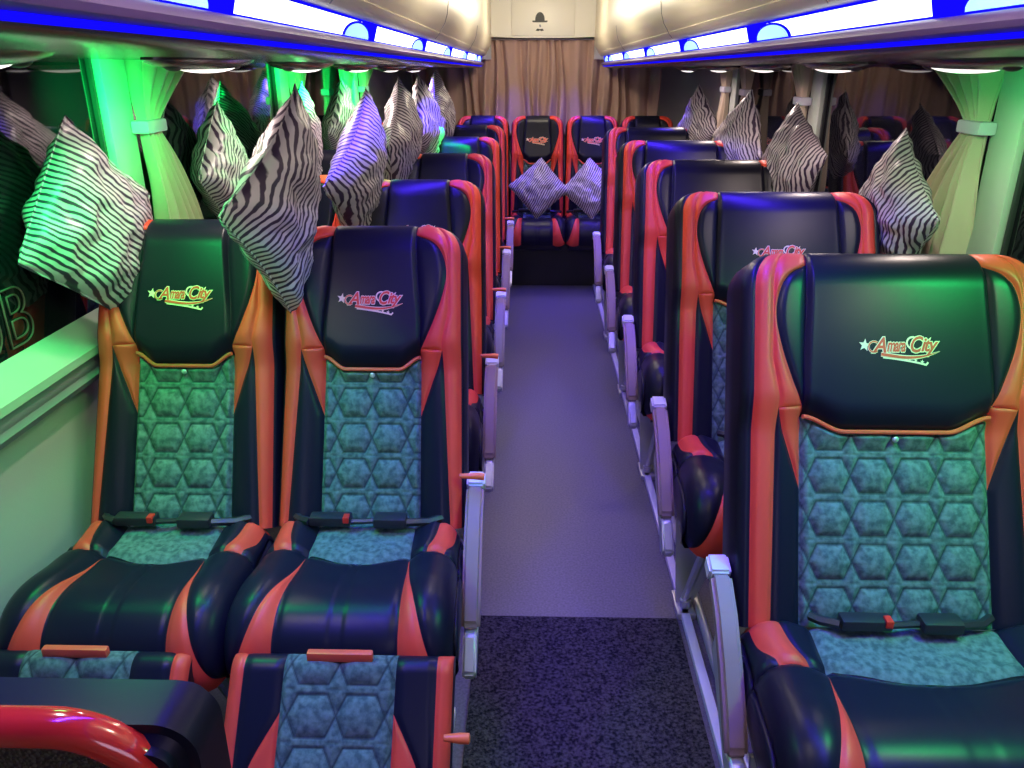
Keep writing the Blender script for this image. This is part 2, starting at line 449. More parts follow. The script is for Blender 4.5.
    def side_rows(sgn):
        col = [r[0] if sgn < 0 else r[-1] for r in rows]; prev = col
        for (dd, bulge, mi) in ((-0.012, 0.004, 0), (-0.075, 0.004, 0), (-TH, -0.015, 0)):
            cur = []
            for idx, v in zip(col, vs_rows):
                p = grid[idx]; dcur = (p - base).dot(nn)
                q = p + nn * (min(dcur - 0.004, dd - 0.02) - dcur); q.x += sgn * bulge * (1 if v < 0.97 else 0)
                cur.append(len(grid)); grid.append(q)
            for j in range(len(col) - 1):
                q4 = (prev[j], prev[j + 1], cur[j + 1], cur[j])
                faces.append((q4 if sgn < 0 else q4[::-1], 'backrest', mi))
            prev = cur
        return prev
    lb = side_rows(-1); rb = side_rows(1)
    top = rows[-1]; prev = top
    ring = []
    for i in top:
        p = grid[i]; dcur = (p - base).dot(nn)
        q = p + nn * (-TH + 0.0 - dcur) - up * 0.01
        ring.append(len(grid)); grid.append(q)
    for i in range(len(top) - 1): faces.append(((top[i], top[i + 1], ring[i + 1], ring[i]), 'backrest', 1 if abs(grid[top[i]].x) > fA * W2 * 0.92 else 0))
    for j in range(len(lb) - 1): faces.append(((lb[j], lb[j + 1], rb[j + 1], rb[j]), 'backrest', 0))
    faces.append(((lb[0], rb[0], rows[0][-1], rows[0][0]), 'backrest', 0))
    res = split_build(grid, faces, root)
    made = {}
    MS = [M_BLACK, M_ORANGE, M_QUILT]
    for key in ('backrest', 'headrest', 'quilted_panel'):
        vs, fs, ms = res[key]; made[key] = mesh_obj(key, vs, fs, MS, ms, root)
        if key == 'quilted_panel':
            at = made[key].data.attributes.new('stitch_shade', 'FLOAT', 'POINT')
            at.data.foreach_set('value', [stitch_shade(p.x, (Vector(p) - base).dot(up)) for p in vs])
    # piping under the headrest
    b55 = bounds(0.551)
    pm = MB(); pm.tube([pos(fA * (-1 + 2 * i / 40), 0.551, None) + nn * 0.003 for i in range(41)], 0.0048, 8)
    pm.build('piping', M_PIPE, made['headrest'])
    bm_ = MB(); p = pos(0, 0.528, None) + nn * 0.010; bm_.ball(p, 0.007, 0.004, 0.007); bm_.build('snap_button', M_GEM, made['quilted_panel'])
    # logo on the headrest surface
    lm = MB(); hc = 0.735
    for vs, fs, mi, lift in LOGO:
        pts = []
        for (x, y) in vs:
            pp = pos(x / (W2 * (1 - 0.055 * hc)), hc + y / aL, None); pts.append(pp + nn * (0.011 + lift))
        lm.add(pts, fs, mi)
    lo = lm.build('embroidered_logo', [M_CREAMTHREAD, M_REDTHREAD], made['headrest'], smooth=False)
    # ---------------- cushion
    prof = [(0.0, 0.020), (0.10, 0.012), (0.2, 0.018), (0.29, 0.030), (0.35, 0.022), (0.395, -0.01), (0.418, -0.055), (0.420, -0.100), (0.405, -0.135)]
    pl = [0]
    for a_, b_ in zip(prof, prof[1:]): pl.append(pl[-1] + sqrt((a_[0] - b_[0]) ** 2 + (a_[1] - b_[1]) ** 2))
    PL = pl[-1]
    py = [(l / PL, p[0]) for l, p in zip(pl, prof)]; pz = [(l / PL, p[1]) for l, p in zip(pl, prof)]
    def cprof(s):
        y = interps(s, py); z = interps(s, pz)
        y2 = interps(min(1, s + .01), py) - interps(max(0, s - .01), py); z2 = interps(min(1, s + .01), pz) - interps(max(0, s - .01), pz)
        l = sqrt(y2 * y2 + z2 * z2) or 1
        return -y, ZB + z + 0.0, Vector((0, z2 / l, y2 / l))
    SB = 0.31
    aC = min(0.62, fA * 0.98)
    def cb(s):
        a = aC
        if s < SB:
            sI = interps(s, [(0, 0.80), (0.17, 0.76), (SB, 0.68)]); sO = interps(s, [(0, 0.97), (0.17, 0.95), (SB, 0.86)])
            return [0, a, a, a, max(a + .03, sI), sO, 1]
        t = (s - SB) / (1 - SB)
        wI = a + (0.03) * t; wO = a + (0.975 - a) * (t ** 1.5)
        wI = min(wI, wO)
        e = max(0.985, wO)
        return [0, a, wI, wO, e, e, 1]
    cseg = [16, 3, 8, 8, 5, 5]
    srows = [i / 24 * (SB - .001) for i in range(25)] + [SB + .001 + (1 - SB - .001) * i / 40 for i in range(41)]
    grid = []; faces = []; rows = []
    nc = sum(cseg) + 1; tot = 2 * nc - 1
    def cpos(f, s, b=None):
        af = abs(f); sg = 1 if f >= 0 else -1
        s2 = max(0, min(1, s - 0.05 * sstep(af / aC, 0.2, 1.0) * exp(-((s - SB) / 0.14) ** 2)))
        y, z, n = cprof(s2); hw = W2 * (0.965 + 0.055 * sstep(s, 0.1, 0.7))
        x = af * hw; d = 0.022 * sstep(af, aC - 0.05, aC + 0.2) * (1 - 0.5 * sstep(s, 0.5, 0.9))
        e = max(0, (x - (hw - 0.06)) / 0.06); d -= 0.058 * (1 - sqrt(max(0, 1 - min(1, e) ** 2)))
        d -= 0.03 * sstep(s, 0.06, 0.0)
        if b:
            g = 1
            for q in b[1:6]: g = min(g, abs(af - q) * W2)
            d -= 0.006 * exp(-(g / 0.006) ** 2)
            d -= 0.010 * exp(-(abs(s - SB) * PL / 0.010) ** 2)
            if s > SB:
                d -= 0.0045 * exp(-((x - 0.009) / 0.0035) ** 2)
            elif af < aC:
                d += 0.006 * noise.noise(Vector((x * sg * 22, s * 12, 3))) + 0.003
        return Vector((sg * x, y, z)) + n * d
    for s in srows:
        b = cb(s); fr = [0.0]
        for k in range(6):
            for i in range(1, cseg[k] + 1):
                t = i / cseg[k]; t = t if k == 0 else 0.5 - 0.5 * cos(pi * t); fr.append(b[k] + (b[k + 1] - b[k]) * t)
        r = []
        for f in [-x for x in fr[::-1][:-1]] + fr:
            r.append(len(grid)); grid.append(cpos(f, s, b))
        rows.append(r)
    segof = []
    for k in range(6): segof += [k] * cseg[k]
    for j in range(len(rows) - 1):
        sm = (srows[j] + srows[j + 1]) / 2
        for i in range(tot - 1):
            k = segof[i - (nc - 1)] if i >= nc - 1 else segof[nc - 2 - i]
            q = (rows[j][i + 1], rows[j][i], rows[j + 1][i], rows[j + 1][i + 1])
            p = [grid[t] for t in q]
            if ((p[2] - p[0]).cross(p[3] - p[1])).length < 1e-10: continue
            key = 'seat_cushion'; mi = 0
            if k == 0 and sm < SB: key, mi = 'quilted_seat_patch', 2
            elif k == 2 and sm > SB: mi = 1
            elif k == 4 and sm < SB: mi = 1
            faces.append((q, key, mi))
    botz = ZB - 0.135
    for sgn in (-1, 1):
        col = [r[0] if sgn < 0 else r[-1] for r in rows]; prev = col
        for (bul, fr_) in ((0.008, 0.15), (0.010, 0.6), (0.0, 1.0)):
            cur = []
            for idx in col:
                p = grid[idx]; q = Vector((p.x + sgn * bul, p.y, p.z + (botz - p.z) * fr_ if p.z > botz else p.z)); cur.append(len(grid)); grid.append(q)
            for j in range(len(col) - 1):
                q4 = (prev[j], cur[j], cur[j + 1], prev[j + 1])
                faces.append((q4 if sgn > 0 else q4[::-1], 'seat_cushion', 0))
            prev = cur
        if sgn < 0: lb = prev
        else: rb = prev
    for j in range(len(lb) - 1): faces.append(((lb[j], lb[j + 1], rb[j + 1], rb[j]), 'seat_cushion', 0))
    faces.append(((lb[0], rb[0], rows[0][-1], rows[0][0]), 'seat_cushion', 0))
    res = split_build(grid, faces, root)
    vs, fs, ms = res['seat_cushion']; cu = mesh_obj('seat_cushion', vs, fs, MS, ms, root)
    vs, fs, ms = res['quilted_seat_patch']; mesh_obj('quilted_patch', vs, fs, MS, ms, cu)
    # ---------------- belt lying in the crease
    bt = MB()
    yb = -0.045; zb = ZB + 0.042
    bt.box((-0.135, yb - 0.012, zb - 0.008), (-0.035, yb + 0.022, zb + 0.016), 0.006)
    bt.box((0.02, yb - 0.020, zb - 0.008), (0.10, yb + 0.022, zb + 0.018), 0.008)
    bt.tube([(-0.04, yb, zb), (0.03, yb + 0.004, zb + 0.002)], 0.007, 6)
    bt.tube([(-0.135, yb, zb), (-0.165, yb + 0.02, zb - 0.006), (-0.18, yb + 0.04, zb - 0.01)], 0.010, 6)
    bt.tube([(0.09, yb, zb), (0.15, yb + 0.015, zb - 0.006), (0.18, yb + 0.04, zb - 0.01)], 0.010, 6)
    belt = bt.build('seat_belt', M_DKPLASTIC, root)
    rb_ = MB(); rb_.box((-0.052, yb - 0.016, zb + 0.004), (-0.038, yb + 0.006, zb + 0.020), 0.002); rb_.build('release_button', M_RED, belt)
    # ---------------- under-frame
    fr = MB(); z1 = botz + 0.004
    fr.box((-W2 * 0.86, -0.36, z1 - 0.040), (W2 * 0.86, -0.02, z1), 0.006)
    fr.tube([(-W2 * 0.9, -0.30, z1 - 0.045), (W2 * 0.9, -0.30, z1 - 0.045)], 0.016, 10)
    fr.tube([(-W2 * 0.9, -0.06, z1 - 0.045), (W2 * 0.9, -0.06, z1 - 0.045)], 0.016, 10)
    fr.build('seat_frame', M_DKPLASTIC, root)
    if mech:
        for sx in ((-1, 1)):
            g = MB(); x = sx * (W2 - 0.05)
            zt = z1 - 0.03
            g.prism([(x - 0.045, zt), (x + 0.13, zt), (x + 0.030, 0.03), (x + 0.022, 0.0), (x - 0.025, 0.0), (x - 0.025, 0.03)] if sx < 0 else
                    [(x - 0.13, zt), (x + 0.045, zt), (x + 0.025, 0.03), (x + 0.025, 0.0), (x - 0.030, 0.0), (x - 0.030, 0.03)], 1, -0.185, -0.175)
            g.tube([(x, -0.19, 0.04), (x + 0.02 * -sx, -0.31, zt)], 0.013, 8)
            g.tube([(x, -0.17, 0.04), (x + 0.02 * -sx, -0.06, zt)], 0.013, 8)
            g.box((x - 0.028, -0.24, 0.0), (x + 0.028, -0.12, 0.022), 0.005)
            g.tube([(x, -0.20, 0.02), (x, -0.20, 0.045)], 0.017, 12)
            g.build('leg', M_STEEL, root)
    if side:
        xa = side * (W2 + 0.026)
        # arm pad: a bar that turns down at its front end
        prof2 = [(0.045, 0.098), (-0.03, 0.052), (-0.10, -0.012), (-0.160, -0.080), (-0.198, -0.135), (-0.196, -0.156), (-0.172, -0.156), (-0.142, -0.120), (-0.088, -0.055), (-0.03, 0.006), (0.02, 0.042), (0.060, 0.062)]
        def arm_piece(poly, hwid, bev):
            bm = bmesh.new()
            vs = [bm.verts.new((xa - hwid, p[0], ZB + p[1])) for p in poly]
            f = bm.faces.new(vs); r = bmesh.ops.extrude_face_region(bm, geom=[f])
            for v in r['geom']:
                if isinstance(v, bmesh.types.BMVert): v.co.x += 2 * hwid
            bmesh.ops.recalc_face_normals(bm, faces=bm.faces[:])
            bmesh.ops.bevel(bm, geom=bm.edges[:], offset=bev, segments=3, affect='EDGES', clamp_overlap=True)
            m = MB(); m.bm(bm); return m
        arm = arm_piece(prof2, 0.022, 0.008).build('armrest', M_TAUPE, root)
        c = arm_piece([(0.095, 0.112), (0.046, 0.098), (0.061, 0.060), (0.105, 0.076)], 0.023, 0.006); c.build('armrest_cap', M_CAP, arm)
        g = arm_piece([(-0.02, 0.030), (-0.09, -0.010), (-0.135, -0.060), (-0.175, -0.155), (-0.215, -0.150), (-0.270, -0.215), (-0.262, -0.240), (-0.225, -0.245), (-0.10, -0.14), (0.0, -0.06)], 0.016, 0.006)
        g.build('side_bracket', M_STEEL, root)
        g = MB(); g.tube([(side * (W2 - 0.05), -0.06, ZB - 0.06), (xa, -0.06, ZB - 0.03)], 0.014, 8)
        g.build('arm_mount', M_DKPLASTIC, root)
        if side > 0:
            g = MB(); g.tube([(side * (W2 - 0.01), 0.02, ZB + 0.135), (side * (W2 + 0.035), 0.02, ZB + 0.135), (side * (W2 + 0.05), 0.02, ZB + 0.133)], [0.006, 0.009, 0.009], 10)
            g.build('recline_lever', M_LEVER, root)
    return root

# ------------------------------------------------------------------ the seats
RP = 0.855
ordn = ['front', 'second', 'third', 'fourth', 'fifth']
LW, RW = 0.468, 0.655
L0, R0 = 1.700, 1.345
protoB = make_seat(LW, 0.53, 1, aL=0.765)
protoA = make_seat(LW, 0.53, 0, aL=0.782)
protoR = make_seat(RW, 0.60, -1, aL=0.780)
aisle_lab = ['narrow blue-lit aisle-side seat in the front left row, its whole logo showing',
    'narrow aisle-side seat directly behind the front left row, bright blue top',
    'narrow aisle-side seat, third left row from the camera',
    'narrow aisle-side seat in the fourth left row, just before the last left row',
    'narrow aisle-side seat in the last left row before the rear bench']
win_lab = ['green-lit window-side seat in the front left row, gold logo on its headrest',
    'green-lit window-side seat in the second left row, between two zebra pillows',
    'window-side seat in the third left row, a sliver seen beside the curtain and pillows',
    'window-side seat in the fourth left row, mostly hidden behind zebra pillows',
    'window-side seat in the last left row, hidden low behind the zebra pillows']
right_lab = ['large wide black and orange seat nearest the camera on the right',
    'wide seat second from the camera on the right, logo just above the nearest seat',
    'wide seat third from the camera on the right, zebra pillow leaning at its window side',
    'wide seat fourth from the camera on the right, dark blue top edge',
    'wide seat farthest back on the right, just before the rear bench']
for i in range(5):
    b = protoB if i == 0 else copy_tree(protoB)
    b.location = (-0.392, L0 + RP * i, 0); tag(b, aisle_lab[i], 'bus seat', 'left aisle-side seats')
    a = protoA if i == 0 else copy_tree(protoA)
    a.location = (-0.862, L0 - 0.01 + RP * i, 0); tag(a, win_lab[i], 'bus seat', 'left window-side seats')
    r = protoR if i == 0 else copy_tree(protoR)
    r.location = (0.752, R0 + RP * i, 0); tag(r, right_lab[i], 'bus seat', 'wide right-hand seats')
protoC = make_seat(0.402, 0.53, 0, mech=False, recl=R(20), aL=0.745)
rear_lab = {-0.765: 'rear bench seat at the far left corner below the brown curtain',
    -0.362: 'rear bench seat left of the two pillow seats, half behind the left rows',
    0.043: 'rear bench seat in line with the aisle, left one with a zebra pillow on it',
    0.448: 'rear bench seat right of the aisle line, its pillow half hidden by the right rows',
    0.852: 'rear bench seat by the right rear corner, only its dark top and orange corners showing'}
first = True
for x, lab in rear_lab.items():
    c = protoC if first else copy_tree(protoC); first = False
    c.location = (x, 5.99, 0.0); tag(c, lab, 'bus seat', 'rear bench seats')
# armrests standing at both ends of the pillow seats' cushion
def end_arm(x, label):
    t = empty('bench_armrest', (x, 5.56, 0.20), label, 'armrest', 'rear bench armrests')
    m = MB(); m.box((-0.022, -0.05, 0.02), (0.022, 0.03, 0.16), 0.008); m.build('bracket', M_STEEL, t)
    m = MB(); m.box((-0.024, -0.05, 0.165), (0.024, 0.035, 0.40), 0.010); m.build('arm_pad', M_TAUPE, t)
end_arm(-0.205, 'folded grey armrest at the left end of the rear bench pillow seats')
end_arm(0.665, 'folded grey armrest at the right end of the rear bench pillow seats')

# ------------------------------------------------------------------ calf rests in front of the first left row
def calf_rest(x, label):
    t = empty('calf_rest', (x, 1.255, 0.0), label, 'leg rest', 'calf rests of the front left row')
    W2 = 0.222; L = 0.36; th = R(49)
    dn = Vector((0, -cos(th), -sin(th))); nn = Vector((0, -sin(th), cos(th)))
    basep = Vector((0, 0, 0.462))
    grid = []; faces = []; rows = []
    def bnd(v):
        wdg = interps(v, [(0.30, 0.50), (0.6, 0.74), (1.0, 0.86)]) if v > 0.3 else 0.50
        return [0, 0.50, wdg, 0.86, 1]
    cs = [44, 8, 8, 8]; vr = [i / 130 for i in range(131)]
    nc = sum(cs) + 1; tot = 2 * nc - 1
    for v in vr:
        b = bnd(v); fr = [0.0]
        for k in range(4):
            for i in range(1, cs[k] + 1): fr.append(b[k] + (b[k + 1] - b[k]) * (i / cs[k]))
        r = []
        for f in [-q for q in fr[::-1][:-1]] + fr:
            af = abs(f); xx = af * W2; l = v * L
            d = 0.0
            e = max(0, (xx - (W2 - 0.03)) / 0.03); d -= 0.022 * (1 - sqrt(max(0, 1 - min(1, e) ** 2)))
            e = max(0, (0.035 - l) / 0.035); d -= 0.030 * (1 - sqrt(max(0, 1 - min(1, e) ** 2)))
            e = max(0, (l - L + 0.035) / 0.035); d -= 0.030 * (1 - sqrt(max(0, 1 - min(1, e) ** 2)))
            g = min(abs(af - q) * W2 for q in b[1:4]); d -= 0.006 * exp(-(g / 0.005) ** 2)
            if af < 0.5: d += quilt_h(xx * (1 if f >= 0 else -1) + 0.0, l + 0.03, 0.095) * sstep(0.5 - af, 0, 0.05)
            r.append(len(grid)); grid.append(basep + Vector((xx * (1 if f >= 0 else -1), 0, 0)) + dn * l + nn * d)
        rows.append(r)
    so = []
    for k in range(4): so += [k] * cs[k]
    for j in range(len(vr) - 1):
        for i in range(tot - 1):
            k = so[i - (nc - 1)] if i >= nc - 1 else so[nc - 2 - i]
            q = (rows[j][i + 1], rows[j][i], rows[j + 1][i], rows[j + 1][i + 1])
            p = [grid[a] for a in q]
            if ((p[2] - p[0]).cross(p[3] - p[1])).length < 1e-10: continue
            key, mi = (('quilted_panel', 2), ('pad', 1), ('pad', 0), ('pad', 1))[k]
            faces.append((q, key, mi))
    rim = rows[0] + [r[-1] for r in rows[1:]] + rows[-1][::-1][1:] + [r[0] for r in rows[::-1][1:-1]]
    back = []
    for i in rim:
        p = grid[i]; dcur = (p - basep).dot(nn); back.append(len(grid)); grid.append(p + nn * (-0.075 - dcur))
    n = len(rim)
    for i in range(n): faces.append(((rim[i], rim[(i + 1) % n], back[(i + 1) % n], back[i]), 'pad', 0))
    faces.append((tuple(back), 'pad', 0))
    res = split_build(grid, faces, t)
    for key in ('pad', 'quilted_panel'):
        vs, fs, ms = res[key]; ob_ = mesh_obj(key, vs, fs, [M_BLACK, M_ORANGE, M_QUILT], ms, t)
        if key == 'quilted_panel':
            at = ob_.data.attributes.new('stitch_shade', 'FLOAT', 'POINT')
            at.data.foreach_set('value', [stitch_shade(p.x, (Vector(p) - basep).dot(dn) + 0.03, 0.095) for p in vs])
    m = MB(); m.box((-0.065, -0.012, 0.452), (0.065, 0.004, 0.473), 0.004); m.build('pull_strap', M_PIPE, t)
    m = MB()
    for s in (-1, 1): m.tube([(s * 0.15, 0.03, 0.40), (s * 0.15, 0.10, 0.36), (s * 0.15, 0.12, 0.02)], 0.014, 8); m.box((s * 0.15 - 0.03, 0.08, 0.0), (s * 0.15 + 0.03, 0.16, 0.02), 0.004)
    m.build('support_arm', M_STEEL, t)
    return t
cr = calf_rest(-0.368, 'padded calf rest with blue quilted panel nearest the aisle, orange pull strap on top')
m = MB(); m.tube([(0.215, -0.13, 0.385), (0.245, -0.13, 0.385), (0.262, -0.13, 0.384), (0.264, -0.13, 0.384)], [0.006, 0.010, 0.010, 0.006], 12); m.build('release_lever', M_LEVER, cr)
calf_rest(-0.895, 'padded green-lit calf rest at the bottom left, half hidden by the navy seat back')

# ------------------------------------------------------------------ rear-facing seat back with glossy red shell, bottom left
t = empty('attendant_seat', (-0.66, 0.62, 0), 'navy seat seen from behind with glossy red rim, bottom left corner', 'bus seat')
def rr_outline(hw, top, bot, r, n=10):
    pts = [(-hw, bot)]
    pts += [(-hw + r - r * cos(a), top - r + r * sin(a)) for a in [k / n * pi / 2 for k in range(n + 1)]]
    pts += [(hw - r + r * sin(a), top - r + r * cos(a)) for a in [k / n * pi / 2 for k in range(n + 1)]]
    pts += [(hw, bot)]
    return pts
def bev_prism(poly, y0, y1, bev, seg=3):
    bm = bmesh.new(); vs = [bm.verts.new((p[0], y0, p[1])) for p in poly]; f = bm.faces.new(vs)
    r = bmesh.ops.extrude_face_region(bm, geom=[f])
    for v in r['geom']:
        if isinstance(v, bmesh.types.BMVert): v.co.y += y1 - y0
    bmesh.ops.recalc_face_normals(bm, faces=bm.faces[:])
    bmesh.ops.bevel(bm, geom=[e for e in bm.edges if abs((e.verts[0].co - e.verts[1].co).y) < 1e-5], offset=bev, segments=seg, affect='EDGES', clamp_overlap=True)
    m = MB(); m.bm(bm); return m
bev_prism(rr_outline(0.282, 0.850, 0.40, 0.05), 0.045, 0.160, 0.022).build('back_cushion', M_BLACK, t)
m = MB()
op = rr_outline(0.245, 0.856, 0.38, 0.12, 14)
m.tube([(p[0], 0.055, p[1]) for p in op], 0.023, 14); m.build('red_rim', M_GLOSSRED, t)
bev_prism(rr_outline(0.235, 0.842, 0.38, 0.11), 0.044, 0.074, 0.004, 1).build('back_panel', M_PEBBLE, t)
m = MB(); m.box((-0.27, 0.04, 0.34), (0.27, 0.30, 0.44), 0.04, seg=4); m.build('seat_cushion', M_BLACK, t)
m = MB(); m.tube([(0, 0.15, 0.02), (0, 0.15, 0.35)], 0.05, 20); m.box((-0.2, -0.02, 0.0), (0.2, 0.32, 0.03), 0.008); m.build('pedestal', M_STEEL, t)

# ------------------------------------------------------------------ zebra pillows
def pillow_mesh(seed, size=0.40, T=0.092, fold=0.0, MZ=None):
    MZ = MZ or M_ZEBRA
    n = 34; vs = []; fs = []
    rnd = random.Random(seed); off = Vector((seed * 3.1, seed * 1.7, 0))
    c45 = cos(pi / 4)
    def P(i, j, sg):
        u = -1 + 2 * i / n; v = -1 + 2 * j / n
        uu = u * (1 - 0.05 * (1 - v * v) - 0.02 * abs(v) ** 8); vv = v * (1 - 0.05 * (1 - u * u) - 0.02 * abs(u) ** 8)
        t = T * ((1 - abs(u) ** 2.6) * (1 - abs(v) ** 2.6)) ** 0.62
        wr = 0.016 * noise.noise(Vector((uu * 3, vv * 3, sg)) + off) + 0.008 * noise.noise(Vector((uu * 7, vv * 8, sg * 2)) + off)
        t += wr * (1 if t > 0.012 else t / 0.012)
        # creases running in from the corners
        x = uu * size / 2; z = vv * size / 2
        X = (x - z) * c45; Z = (x + z) * c45
        y = -sg * t
        y += fold * X * X * 4 + 0.02 * sin(Z * 8 + seed)
        return Vector((X, y, Z))
    for sg in (1, -1):
        o = len(vs)
        for j in range(n + 1):
            for i in range(n + 1): vs.append(P(i, j, sg))
        for j in range(n):
            for i in range(n):
                q = (o + j * (n + 1) + i, o + j * (n + 1) + i + 1, o + (j + 1) * (n + 1) + i + 1, o + (j + 1) * (n + 1) + i)
                fs.append(q if sg > 0 else q[::-1])
    me_o = mesh_obj('zebra_pillow', vs, fs, MZ)
    bm = bmesh.new(); bm.from_mesh(me_o.data); bmesh.ops.remove_doubles(bm, verts=bm.verts[:], dist=1e-5); bmesh.ops.recalc_face_normals(bm, faces=bm.faces[:])
    bm.to_mesh(me_o.data); bm.free()
    me_o.data.polygons.foreach_set('use_smooth', [True] * len(me_o.data.polygons))
    # cord along the seam
    m = MB(); ring = []
    for i in range(n): ring.append(P(i, 0, 1))
    for j in range(n): ring.append(P(n, j, 1))
    for i in range(n, 0, -1): ring.append(P(i, n, 1))
    for j in range(n, 0, -1): ring.append(P(0, j, 1))
    for r in ring: pass
    m.tube(ring + [ring[0]], 0.0022, 5, cap=False); m.build('seam_cord', MZ, me_o)
    return me_o
pil = [
 # x, y, z, yaw, lean x, roll, size, label, group
 (-1.045, 1.91, 1.180, 82, 0, -8, 0.370, 'large green-lit zebra pillow at far left, hanging over the front window-side seat', 'L'),
 (-0.580, 1.930, 1.225, 96, 4, 4, 0.400, 'large zebra pillow wedged between the two front left seats, white and purple', 'L'),
 (-0.580, 2.78, 1.200, 93, 4, -4, 0.390, 'zebra pillow with a creased waist between the second row of left seats', 'L'),
 (-0.590, 3.66, 1.215, 88, 2, 4, 0.390, 'plump pale zebra pillow third along the left aisle line of pillows', 'L'),
 (-0.585, 4.52, 1.215, 84, 0, -3, 0.385, 'purplish zebra pillow fourth along the left line of pillows', 'L'),
 (-0.585, 5.38, 1.235, 88, 0, 0, 0.375, 'smallest looking zebra pillow, last in the left line before the rear curtain', 'L'),
 (-1.055, 2.83, 1.18, 92, 0, 4, 0.350, 'green-lit zebra pillow at the window behind the large purple pillow', 'W'),
 (-0.99, 3.62, 1.20, 92, 0, -4, 0.385, 'striped pillow at the window right beside the tied green curtain', 'W'),
 (-1.03, 4.50, 1.20, 90, 0, 2, 0.385, 'bright green-lit pillow by the window, peeking left of the creased pillow', 'W'),
 (1.125, 2.50, 1.120, -86, 0, -4, 0.350, 'dark pointed zebra pillow nearest the camera on the right, against the window', 'R'),
 (1.050, 3.33, 1.150, -76, -4, -16, 0.365, 'bold white-striped zebra pillow tilted beside the third right-hand seat', 'R'),
 (1.045, 4.22, 1.160, -76, 0, 8, 0.375, 'dark grey zebra pillow beside the fourth right-hand seat and a beige curtain', 'R'),
 (0.990, 5.10, 1.160, -75, 0, -6, 0.375, 'wrinkled zebra pillow farthest back on the right, by the pale corner panel', 'R'),
]
grp = {'L': 'zebra pillows between the left seats', 'W': 'zebra pillows along the left windows', 'R': 'zebra pillows along the right windows'}
for k, (x, y, z, yaw, lean, roll, size, lab, g) in enumerate(pil):
    o = pillow_mesh(k + 1, size, 0.068 if g == 'R' else 0.080, 0.25 if k in (1, 2) else 0.0, M_ZEBRA if k in (1, 4, 6, 8, 9, 10) else M_ZEBRA2)
    o.location = (x, y, z)
    o.rotation_euler = (Matrix.Rotation(R(yaw), 3, 'Z') @ Matrix.Rotation(R(lean), 3, 'X') @ Matrix.Rotation(R(roll), 3, 'Y')).to_euler()
    tag(o, lab, 'pillow', grp[g])
for x, yaw, roll, lab in ((0.055, 0, 4, 'zebra pillow standing on its corner on the aisle-line rear bench seat'), (0.425, -6, -5, 'zebra pillow on the rear bench seat to the right, partly behind the right rows')):
    o = pillow_mesh(int(30 + x * 20), 0.315, 0.070)
    o.location = (x, 5.83, 0.700); o.rotation_euler = (Matrix.Rotation(R(yaw), 3, 'Z') @ Matrix.Rotation(R(-16), 3, 'X') @ Matrix.Rotation(R(roll), 3, 'Y')).to_euler()
    tag(o, lab, 'pillow', 'zebra pillows on the rear bench')

# ------------------------------------------------------------------ shell of the bus
Y0 = -0.7
YB = 6.95
def struct(mb, name, mats, smooth=True):
    o = mb.build(name, mats, None, smooth); o['kind'] = 'structure'; return o
m = MB(); m.box((XL - 0.1, Y0, -0.06), (XR + 0.1, YB, 0.0)); struct(m, 'floor', M_FLOOR, False)
m = MB(); m.box((-0.15, Y0 + 0.02, 0.0005), (0.445, 1.955, 0.012), 0.004)
o = m.build('carpet_runner', M_CARPET); tag(o, 'black loop-pile carpet mat on the near part of the aisle floor', 'carpet')
ZS = 0.935
for nm, x0, x1, xi in (('left', XL - 0.06, XL, XL), ('right', XR, XR + 0.06, XR)):
    m = MB(); m.box((x0, Y0, 0), (x1, YB, ZS)); m.box((x0, Y0, ZU - 0.005), (x1, YB, 2.05)); 
    # solid panel behind the last pillar
    m.box((x0, 5.80, ZS), (x1, YB, ZU))
    struct(m, 'wall_' + nm, M_WALL, False)
m = MB(); m.box((XL, YB, 0), (XR, YB + 0.05, 2.05)); struct(m, 'wall_rear', M_WALL, False)
m = MB(); m.box((XL, Y0 - 0.05, 0), (XR, Y0, 2.05)); struct(m, 'wall_front', M_WALL, False)
m = MB(); m.box((XL, Y0, 2.0), (XR, YB, 2.05)); struct(m, 'ceiling', M_WHITE, False)
# rounded rear corner panels
for nm, xs, sg in (('left', XL, 1), ('right', XR, -1)):
    m = MB(); poly = []
    n = 8; r = 0.34
    for k in range(n + 1):
        a = k / n * pi / 2; poly.append((xs + sg * (r - r * cos(a)), YB - r + r * sin(a)))
    poly.append((xs, YB)); m.prism(poly, 2, 0.02, ZU + 0.2)
    struct(m, 'trim_corner_' + nm, M_WALL)
# window panes between pillars
PILY = [0.72, 2.28, 3.85, 5.42]
k = 1
for xs, sg in ((XL, 1), (XR, -1)):
    edges = [Y0] + PILY + [5.80]
    for a, b in zip(edges, edges[1:]):
        m = MB(); m.box((xs - (0.02 if sg > 0 else 0), a, ZS - 0.01), (xs + (0 if sg > 0 else 0.02), b, ZU))
        struct(m, 'window_%d' % k, M_GLASSDK, False); k += 1
        
